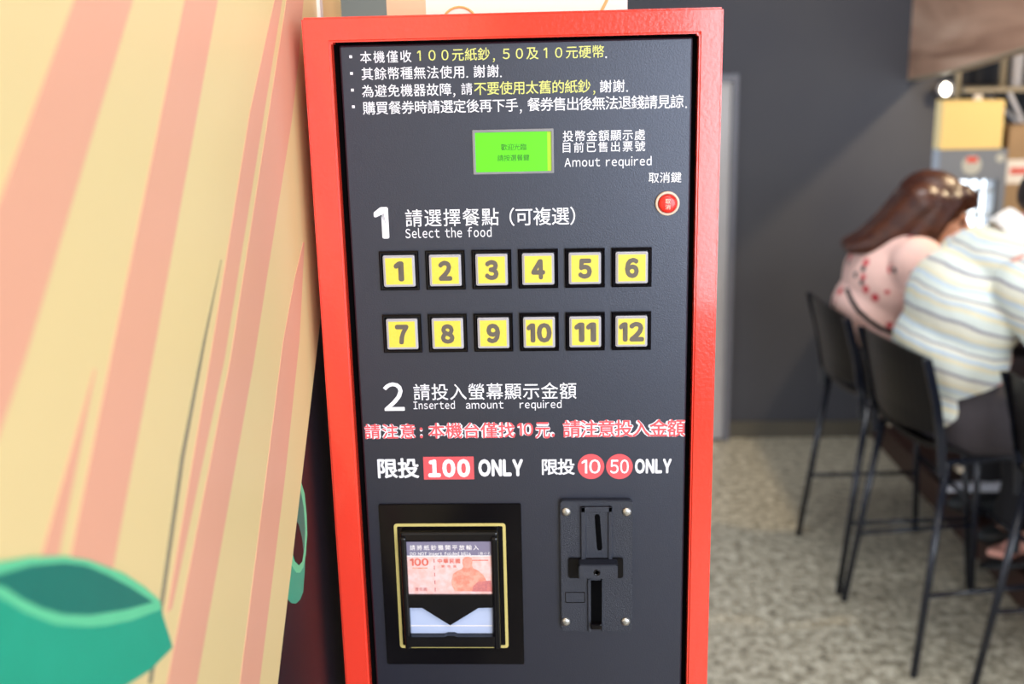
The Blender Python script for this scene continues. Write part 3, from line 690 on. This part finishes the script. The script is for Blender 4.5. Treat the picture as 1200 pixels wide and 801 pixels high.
# ================================================================ PEOPLE
def limb(bm, pts):
    """pts: [(p, r), ...] chain of tapered capsules"""
    for (p0, r0), (p1, r1) in zip(pts, pts[1:]):
        cyl(bm, p0, p1, r0, r1, 16)
    for p, r in pts: ball(bm, p, (r, r, r))
def ball(bm, p, s, rot=None):
    b2 = bmesh.new(); bmesh.ops.create_icosphere(b2, subdivisions=3, radius=1)
    m = Matrix.Translation(Vector(p)) @ (rot.to_4x4() if rot else Matrix.Identity(4)) @ Matrix.Diagonal((*s, 1))
    b2.transform(m); merge(bm, b2)
def blend(name, bm, m, parent, voxel=.008, smooth=6, label=None):
    me = bpy.data.meshes.new('tmp'); bm.to_mesh(me); bm.free()
    o = bpy.data.objects.new('tmp', me); C.objects.link(o)
    r = o.modifiers.new('r', 'REMESH'); r.mode = 'VOXEL'; r.voxel_size = voxel
    s = o.modifiers.new('s', 'SMOOTH'); s.factor = 0.5; s.iterations = smooth
    dg = bpy.context.evaluated_depsgraph_get(); dg.update()
    me2 = bpy.data.meshes.new_from_object(o.evaluated_get(dg), depsgraph=dg)
    bpy.data.objects.remove(o); me2.name = name
    return mobj(name, me2, m, parent, True, label)
V3 = Vector
def hand(bm, wrist, d, up, side, s=1.0):
    """palm and five fingers; d forward, up back-of-hand normal, side = direction of the thumb"""
    d = d.normalized(); side = side.normalized(); up = up.normalized()
    R = Matrix((side, d, up)).transposed()
    ball(bm, wrist+d*.045*s, (.040*s, .052*s, .016*s), R)
    cyl(bm, wrist-d*.02*s, wrist+d*.03*s, .026*s, .026*s)
    for k, L in ((-.030, .055), (-.010, .070), (.010, .074), (.030, .066)):
        a = wrist+d*.085*s+side*k*s; b = a+d*L*.5*s-up*.008*s; c = b+d*L*.4*s-up*.022*s
        limb(bm, [(a, .0088*s), (b, .0082*s), (c, .0070*s)])
    a = wrist+d*.030*s+side*.032*s; b = a+side*.026*s+d*.024*s; c = b+d*.026*s-up*.008*s
    limb(bm, [(a, .011*s), (b, .0095*s), (c, .008*s)])
def head(bm, c, fwd, upv, s=1.0):
    """skull, jaw, nose, ears, brow; returns frame"""
    fwd = fwd.normalized(); side = fwd.cross(upv).normalized(); upv = side.cross(fwd).normalized()
    R = Matrix((side, fwd, upv)).transposed()
    P = lambda x, y, z: c+(side*x+fwd*y+upv*z)*s
    ball(bm, P(0, -.008, .030), (.074*s, .092*s, .085*s), R)
    ball(bm, P(0, .022, -.040), (.056*s, .060*s, .066*s), R)
    ball(bm, P(0, .052, -.082), (.026*s, .024*s, .020*s), R)
    cyl(bm, P(0, .084, .018), P(0, .106, -.018), .008*s, .013*s, 10); ball(bm, P(0, .103, -.020), (.015*s, .013*s, .010*s), R)
    ball(bm, P(0, .080, -.052), (.022*s, .010*s, .009*s), R)
    for q in (-1, 1):
        ball(bm, P(q*.076, -.005, -.005), (.008*s, .020*s, .032*s), R)
        ball(bm, P(q*.030, .070, .028), (.022*s, .012*s, .007*s), R)
        ball(bm, P(q*.036, .058, -.020), (.022*s, .022*s, .020*s), R)
    return P, R
def face_bits(P, R, s, parent):
    for q in (-1, 1):
        bm = bmesh.new(); ball(bm, P(q*.031, .0735, .008), (.012*s, .008*s, .007*s), R); obj('eye', bm, M['eye'], parent, smooth=True)
    bm = bmesh.new(); ball(bm, P(0, .090, -.052), (.020*s, .004*s, .006*s), R); obj('mouth', bm, M['lip'], parent, smooth=True)

def person(name, label, loc, spec):
    t = thing(name, label, 'person', loc)
    return t
def P_(t, x, y, z): return V3((x, y, z))

# --- woman in pink (sits on the far stool, facing +X, leaning over the table)
wo = thing('person', 'person with long brown hair in pink floral blouse sitting on the far bar stool', 'person', (1.0, 3.12, 0))
O = V3((1.0, 3.12, 0)); W = lambda x, y, z: V3((x, y, z))-O
pel = W(.965, 3.12, .665); ch = W(.965, 3.10, .90); nk = W(1.020, 3.09, 1.035)
hc = W(1.074, 3.085, 1.082)
bm = bmesh.new()
ball(bm, pel, (.125, .165, .105)); ball(bm, W(.945, 3.11, .78), (.105, .140, .13)); ball(bm, ch, (.105, .165, .13)); ball(bm, W(.985, 3.09, .985), (.07, .165, .055))
limb(bm, [(nk, .050), (hc-V3((.02, 0, .06)), .048)])
P, R = head(bm, hc, V3((1, -.15, -.30)), V3((.30, 0, 1)), .98)
for s in (-1, 1):
    y = 3.12+s*.095
    limb(bm, [(W(.97, y, .660), .088), (W(1.33, y+s*.03, .650), .060), (W(1.36, y+s*.03, .30), .048), (W(1.33, y+s*.03, .17), .036)])
    limb(bm, [(W(1.30, y+s*.03, .135), .032), (W(1.40, y+s*.03, .128), .030), (W(1.48, y+s*.03, .122), .020)])
    ys = 3.09+s*.165
    limb(bm, [(W(.985, ys, .985), .055), (W(1.06, ys+s*.04, .86), .043), (W(1.13, ys+s*.045, .895 if s > 0 else .90), .040), (W(1.32, ys-s*.03, .925), .026)])
    hand(bm, W(1.33, ys-s*.03, .915), V3((1, -s*.2, -.05)), V3((0, 0, 1)), V3((0, -s, 0)), .9)
body = blend('body', bm, M['skin'], wo, .006, 5)
face_bits(P, R, .98, wo)
bm = bmesh.new()   # blouse
ball(bm, W(.955, 3.12, .790), (.138, .175, .075)); ball(bm, W(.935, 3.11, .80), (.128, .165, .14)); ball(bm, ch+V3((-.004, 0, 0)), (.125, .180, .145)); ball(bm, W(.985, 3.09, .985), (.090, .175, .068))
for s in (-1, 1):
    ys = 3.09+s*.165
    limb(bm, [(W(.985, ys, .975), .075), (W(1.050, ys+s*.035, .875), .072)])
    cyl(bm, W(1.050, ys+s*.035, .875), W(1.085, ys+s*.045, .84), .072, .078)
obj_bl = blend('blouse', bm, M['floral'], wo, .007, 6, label='pink blouse with red and black flowers')
bm = bmesh.new()
ball(bm, W(.968, 3.12, .660), (.160, .185, .120))
for s in (-1, 1):
    y = 3.12+s*.095; limb(bm, [(W(.97, y, .655), .098), (W(1.33, y+s*.03, .645), .072), (W(1.36, y+s*.03, .30), .060), (W(1.34, y+s*.03, .20), .055)])
blend('trousers', bm, M['trousers'], wo, .008, 5)
bm = bmesh.new()   # hair
Q = lambda x, y, z: P(x, y, z)
ball(bm, Q(0, -.022, .042), (.090, .100, .088), R); ball(bm, Q(0, .050, .082), (.070, .045, .030), R)
ball(bm, Q(0, .082, .064), (.050, .018, .022), R)
for k in range(5):
    y_ = -.07+.035*k
    limb(bm, [(Q(y_*.9, -.060, .03), .055), (Q(y_*.9, -.105, -.060), .045), (Q(y_*.95, -.150, -.120), .034), (Q(y_*.9, -.200, -.150), .018)])
for s in (-1, 1):
    limb(bm, [(Q(s*.066, .022, .055), .028), (Q(s*.078, .002, -.010), .026), (Q(s*.080, -.010, -.080), .022), (Q(s*.075, -.025, -.13), .012)])
    limb(bm, [(Q(s*.070, -.020, .040), .040), (Q(s*.078, -.030, -.03), .036), (Q(s*.075, -.060, -.11), .026), (Q(s*.07, -.09, -.16), .012)])
blend('hair', bm, M['hair_brown'], wo, .005, 8)
for s in (-1, 1):
    y = 3.12+s*.125
    obj('shoe', (lambda b: (ball(b, W(1.385, y, .138), (.150, .050, .042)), b)[1])(bmesh.new()), M['sandal'], wo, smooth=True)
# strap of her bag and the bag
sp = [onY(992, 338, 2.93), onY(998, 352, 2.925), onY(1006, 364, 2.92), onY(1018, 375, 2.92), onY(1033, 385, 2.925), onY(1052, 391, 2.94), onY(1064, 388, 2.97)]
bg_ = obj('shoulder_bag', tube([p-V3((1.0, 2.95, .70)) for p in sp], .007, 8), M['bag']); bg_.location = (1.0, 2.95, .70)
tag(bg_, 'thin black bag strap hanging across the pink blouse', 'bag')
b2 = obj('bag_body', B(.06, .14, -.03, .06, -.05, .07, bev=.015), M['bag'], bg_)

# --- man in striped shirt
mn = thing('person', 'person with short black hair in striped shirt sitting on the middle bar stool', 'person', (1.06, 2.68, 0))
O = V3((1.06, 2.68, 0))
hc = W(1.235, 2.62, 1.185)
bm = bmesh.new()
ball(bm, W(1.02, 2.67, .670), (.135, .175, .10)); ball(bm, W(1.01, 2.66, .80), (.12, .165, .14)); ball(bm, W(1.04, 2.65, .93), (.12, .185, .14)); ball(bm, W(1.085, 2.64, 1.035), (.085, .185, .07))
limb(bm, [(W(1.10, 2.63, 1.06), .062), (W(1.20, 2.625, 1.13), .058)])
P, R = head(bm, hc, V3((1, -.1, -.55)), V3((.5, 0, 1)), 1.05)
for s in (-1, 1):
    y = 2.67+s*.10
    limb(bm, [(W(1.03, y, .665), .095), (W(1.40, y+s*.03, .650), .066), (W(1.43, y+s*.03, .30), .052), (W(1.42, y+s*.03, .17), .040)])
    limb(bm, [(W(1.39, y+s*.03, .140), .034), (W(1.50, y+s*.03, .132), .034), (W(1.60, y+s*.03, .124), .022)])
    ys = 2.64+s*.19
    limb(bm, [(W(1.075, ys, 1.02), .060), (W(1.17, ys+s*.04, .86), .047), (W(1.23, ys+s*.03, .90), .042), (W(1.40, ys-s*.03, .935), .029)])
    hand(bm, W(1.41, ys-s*.03, .925), V3((1, -s*.2, -.05)), V3((0, 0, 1)), V3((0, -s, 0)), 1.0)
blend('body', bm, M['skin_pink'], mn, .006, 5)
face_bits(P, R, 1.05, mn)
bm = bmesh.new()
ball(bm, W(1.025, 2.67, .672), (.168, .192, .090)); ball(bm, W(.990, 2.66, .80), (.138, .182, .15)); ball(bm, W(1.015, 2.65, .92), (.138, .198, .15)); ball(bm, W(1.075, 2.64, 1.035), (.103, .195, .080))
for s in (-1, 1):
    ys = 2.64+s*.19
    limb(bm, [(W(1.085, ys, 1.00), .082), (W(1.155, ys+s*.035, .885), .078)])
    cyl(bm, W(1.155, ys+s*.035, .885), W(1.175, ys+s*.04, .855), .078, .082)
sh = blend('shirt', bm, M['stripe_shirt'], mn, .007, 7, label='cream shirt with thin blue and tan stripes')
bm = bmesh.new(); cyl(bm, W(1.105, 2.632, 1.075), W(1.145, 2.630, 1.110), .078, .070, 20, False)
cl = obj('collar', bm, M['paper_white'], mn, smooth=True)
sm = cl.modifiers.new('t', 'SOLIDIFY'); sm.thickness = .006
bm = bmesh.new()
ball(bm, W(1.04, 2.67, .640), (.150, .188, .085))
for s in (-1, 1):
    y = 2.67+s*.10; limb(bm, [(W(1.03, y, .655), .105), (W(1.40, y+s*.03, .650), .080), (W(1.43, y+s*.03, .30), .066), (W(1.42, y+s*.03, .19), .060)])
blend('trousers', bm, M['shorts'], mn, .008, 5)
bm = bmesh.new()
ball(bm, P(0, -.020, .045), (.086, .098, .088), R); ball(bm, P(0, .040, .085), (.074, .050, .034), R); ball(bm, P(0, -.072, -.012), (.074, .042, .066), R)
blend('hair', bm, M['hair_black'], mn, .005, 3)
for s in (-1, 1):
    y = 2.67+s*.13
    obj('shoe', (lambda b: (ball(b, W(1.49, y, .138), (.150, .050, .042)), b)[1])(bmesh.new()), M['sandal'], mn, smooth=True)

# --- person across the table, only a foot in a dark sandal reaches into view
ac = thing('person', 'person whose bare foot in dark sandal rests on the plinth behind nearest stool', 'person', (1.98, 2.75, 0))
O = V3((1.98, 2.75, 0))
bm = bmesh.new()
ball(bm, W(1.99, 2.75, .67), (.135, .17, .10)); ball(bm, W(1.99, 2.75, .82), (.11, .155, .14)); ball(bm, W(1.98, 2.75, .98), (.11, .175, .14)); ball(bm, W(1.97, 2.75, 1.09), (.075, .18, .06))
limb(bm, [(W(1.96, 2.75, 1.10), .055), (W(1.94, 2.75, 1.20), .052)])
hc = W(1.925, 2.75, 1.29); P, R = head(bm, hc, V3((-1, 0, -.2)), V3((-.2, 0, 1)), 1.0)
ank = W(1.425, 2.82, .235); toe = W(1.265, 2.905, .135)
limb(bm, [(W(1.95, 2.67, .665), .09), (W(1.66, 2.66, .640), .063), (W(1.55, 2.74, .40), .050), (ank, .036)])
fd = (toe-ank); 
limb(bm, [(ank+V3((.015, -.01, -.035)), .034), (ank+fd*.45+V3((0, 0, .005)), .032), (toe+V3((.03, -.015, .012)), .026)])
sd = V3((-fd.y, fd.x, 0)).normalized()
for k, L, r in ((-.036, .050, .0125), (-.016, .048, .0095), (.000, .044, .009), (.016, .038, .0085), (.031, .030, .008)):
    a_ = toe+sd*-k*1.0+V3((.03, -.015, .004)); limb(bm, [(a_, r*1.1), (a_+V3((fd.x, fd.y, 0)).normalized()*L, r)])
limb(bm, [(W(1.95, 2.85, .665), .09), (W(1.62, 2.95, .640), .063), (W(1.68, 3.0, .30), .050), (W(1.72, 3.0, .18), .038)])
limb(bm, [(W(1.74, 3.0, .145), .034), (W(1.62, 3.0, .130), .028)])
for s in (-1, 1):
    limb(bm, [(W(1.97, 2.75+s*.18, 1.07), .056), (W(1.93, 2.75+s*.23, .92), .044), (W(1.80, 2.75+s*.15, .935), .028)])
    hand(bm, W(1.78, 2.75+s*.14, .925), V3((-1, -s*.2, -.05)), V3((0, 0, 1)), V3((0, -s, 0)), 1.0)
blend('body', bm, M['skin_pink'], ac, .0055, 4)
face_bits(P, R, 1.0, ac)
bm = bmesh.new(); ball(bm, W(2.0, 2.75, .72), (.15, .185, .12)); ball(bm, W(1.99, 2.75, .85), (.13, .175, .15)); ball(bm, W(1.98, 2.75, .99), (.13, .19, .14)); ball(bm, W(1.97, 2.75, 1.08), (.09, .19, .07))
for s in (-1, 1): limb(bm, [(W(1.97, 2.75+s*.18, 1.06), .074), (W(1.94, 2.75+s*.22, .94), .066)])
blend('shirt', bm, M['grey_shirt'], ac, .008, 5)
bm = bmesh.new(); ball(bm, W(1.98, 2.75, .66), (.155, .185, .095)); limb(bm, [(W(1.95, 2.67, .66), .10), (W(1.68, 2.66, .642), .078)]); limb(bm, [(W(1.95, 2.85, .66), .10), (W(1.64, 2.95, .642), .078)])
blend('shorts', bm, M['shorts'], ac, .008, 5)
bm = bmesh.new(); ball(bm, P(0, -.020, .045), (.086, .098, .088), R); ball(bm, P(0, .040, .085), (.074, .050, .034), R)
blend('hair', bm, M['hair_black'], ac, .006, 3)
# sandal sole under the foot + strap across
bm = bmesh.new(); h_ = V3((fd.x, fd.y, 0)).normalized()
mid = toe+V3((.030, -.015, -.012)); heel = ank+V3((.01, -.005, -.085))
Rm = Matrix((sd, (toe-ank+V3((0, 0, .03))).normalized(), sd.cross((toe-ank+V3((0, 0, .03))).normalized()))).transposed()
ball(bm, (mid*1.15+heel*.85)/2+V3((-.012, .006, -.006)), (.056, .150, .013), Rm)
obj('sandal', bm, M['sandal'], ac, smooth=True)
bm = tube([ank+fd*.72+sd*(.044*math.cos(a))+V3((0, 0, .036*math.sin(a)-.01)) for a in [i*PI/10 for i in range(11)]], .008, 8)
obj('sandal_strap', bm, M['sandal'], ac, smooth=True)
obj('sandal', (lambda b: (ball(b, W(1.67, 3.0, .112), (.13, .046, .012)), b)[1])(bmesh.new()), M['sandal'], ac, smooth=True)
# stool for this person
dup(st, (1.97, 2.75, 0), PI+0.05, 'black metal bar stool on the far side of the bar table')

# ================================================================ KITCHEN BEHIND THE BAR
kc = thing('kitchen_counter', 'dark counter carrying the grey drinks cooler behind the bar', 'counter', (2.2, 4.75, 0))
obj('carcass', B(-.70, 1.2, -.25, .35, 0, .72, bev=.004), M['kitchen_dark'], kc)
obj('worktop', B(-.71, 1.2, -.27, .36, .72, .75, bev=.004), M['cooler_grey'], kc)
YQ = 4.55
def kq(x, y, Y=YQ): return onY(x, y, Y)
a = kq(1099.5, 213); b_ = kq(1182, 174); x0, x1, zt, zm = a.x, b_.x, b_.z, kq(1140, 211).z
cl_ = thing('drinks_cooler', 'grey drinks cooler with lit glass front standing behind the person in pink', 'cooler', ((x0+x1)/2, YQ, .75))
def rel(X0, X1, Y0, Y1, Z0, Z1, bev=0): return B(X0-(x0+x1)/2, X1-(x0+x1)/2, Y0-YQ, Y1-YQ, Z0-.75, Z1-.75, bev=bev)
obj('header', rel(x0, x1, YQ, YQ+.32, zm, zt, .003), M['cooler_grey'], cl_)
obj('side_panel', rel(x1-.045, x1, YQ, YQ+.32, .775, zm), M['cooler_grey'], cl_); obj('side_panel', rel(x0, x0+.02, YQ, YQ+.32, .775, zm), M['cooler_grey'], cl_)
obj('back_panel', rel(x0+.02, x1-.045, YQ+.30, YQ+.32, .775, zm), M['shelf_white'], cl_); obj('bottom_panel', rel(x0, x1, YQ, YQ+.32, .75, .775), M['cooler_grey'], cl_)
for xx in (1137, 1155): 
    q_ = kq(xx, 240); obj('lit_tube', CY((q_.x-(x0+x1)/2, .10, .03), (q_.x-(x0+x1)/2, .10, zm-.76), .020 if xx < 1150 else .028), M['tube_lit'], cl_, smooth=True)
for xx in (1146, 1165):
    q_ = kq(xx, 240); obj('door_bar', rel(q_.x-.006, q_.x+.006, YQ-.004, YQ+.01, .775, zm), M['stool_black'], cl_)
for zz in (.88, .98): obj('shelf', rel(x0+.02, x1-.045, YQ+.02, YQ+.29, zz, zz+.006), M['label_grey'], cl_)
q_ = kq(1139, 187); hx = (x0+x1)/2
obj('red_label', rel(q_.x-.022, q_.x+.022, YQ-.003, YQ, q_.z-.012, q_.z+.012), M['label_red'], cl_)
bm = LT([(.040, 0), (.040, -.002)], q_.x-hx, q_.z-.75-.022, 0, 24); obj('round_emblem', bm, M['label_grey'], cl_)
q_ = kq(1172, 185); obj('round_sticker', LT([(.018, 0), (.018, -.003)], q_.x-hx, q_.z-.75, 0, 20), M['label_grey'], cl_)
a = kq(1103, 174); b_ = kq(1181, 117)
yb = obj('yellow_box', B(-(b_.x-a.x)/2, (b_.x-a.x)/2, 0, .24, 0, b_.z-zt, bev=.002), M['card_yellow']); yb.location = ((a.x+b_.x)/2, YQ+.02, zt)
tag(yb, 'plain yellow cardboard box standing on top of the grey cooler', 'box')
q_ = kq(1155, 115)
jr = thing('glass_jar', 'small white lidded jar on top of the yellow box', 'jar', (q_.x, YQ+.08, b_.z))
obj('jar_body', CY((0, 0, 0), (0, 0, .022), .018), M['paper_white'], jr); obj('lid', CY((0, 0, .022), (0, 0, .028), .014), M['table'], jr)
q_ = kq(1191, 245)
bx_ = thing('carton', 'beige carton with red and white label right of the grey cooler', 'box', (q_.x+.05, YQ+.05, .75))
obj('carton_body', B(-.085, .085, 0, .2, 0, .50, bev=.003), M['box_beige'], bx_)
q_ = kq(1191, 228); obj('white_label', B(-.085, .06, -.002, 0, .26, .36), M['paper_white'], bx_); obj('red_stripe', B(-.07, .05, -.004, -.002, .30, .325), M['label_red'], bx_)
# shelf with pipes at the back
YS = 4.9
a = kq(1131, 105, YS); b_ = kq(1260, 103, YS)
sh_ = thing('wall_shelf', 'beige metal shelf rail with diagonal bracket behind the yellow box', 'shelf', (a.x, YS, a.z-.015))
obj('shelf_board', B(0, b_.x-a.x+.4, 0, .5, 0, .022, bev=.002), M['rail'], sh_)
p0 = kq(1183, 118, YS)-V3((a.x, YS, a.z-.015)); p1 = kq(1204, 150, YS)-V3((a.x, YS, a.z-.015))
obj('bracket', CY((p0.x, .01, -.001), p1+V3((0, .02, 0)), .010), M['shelf_white'], sh_)
obj('bracket', CY((p1.x, .03, p1.z), (p1.x+.01, .49, -.02), .010), M['shelf_white'], sh_)
for x, r, mm, lb in ((1190, .026, 'shelf_white', 'thick white pipe rising from the beige shelf rail'), (1174, .015, 'rail', 'thin beige pipe rising left of the thick white pipe'), (1122, .012, 'rail', 'slim grey post beside the bright lamp at the end of the wall')):
    q_ = kq(x, 104, YS+.06)
    zb = a.z+.008 if x > 1130 else .75
    pp = obj('pipe', CY((0, 0, 0), (0, 0, 2.94-zb), r), M[mm], smooth=True); pp.location = (q_.x, YS+.06, zb); tag(pp, lb, 'pipe')
# bright lamp on the wall end
q_ = onY(1112, 103, 4.22)
lp = thing('wall_lamp', 'small bright spot lamp on the wall below the wooden bulkhead', 'lamp', (q_.x, 4.3, q_.z))
obj('arm', CY((0, 0, 0), (0, -.05, 0), .008), M['door_grey'], lp)
obj('shade', CY((0, -.045, .0), (-.01, -.075, -.004), .020, .030, 18), M['door_grey'], lp)
bm = bmesh.new(); ball(bm, (-.012, -.080, -.005), (.016, .012, .022)); obj('bulb', bm, M['lamp_glass'], lp, smooth=True)
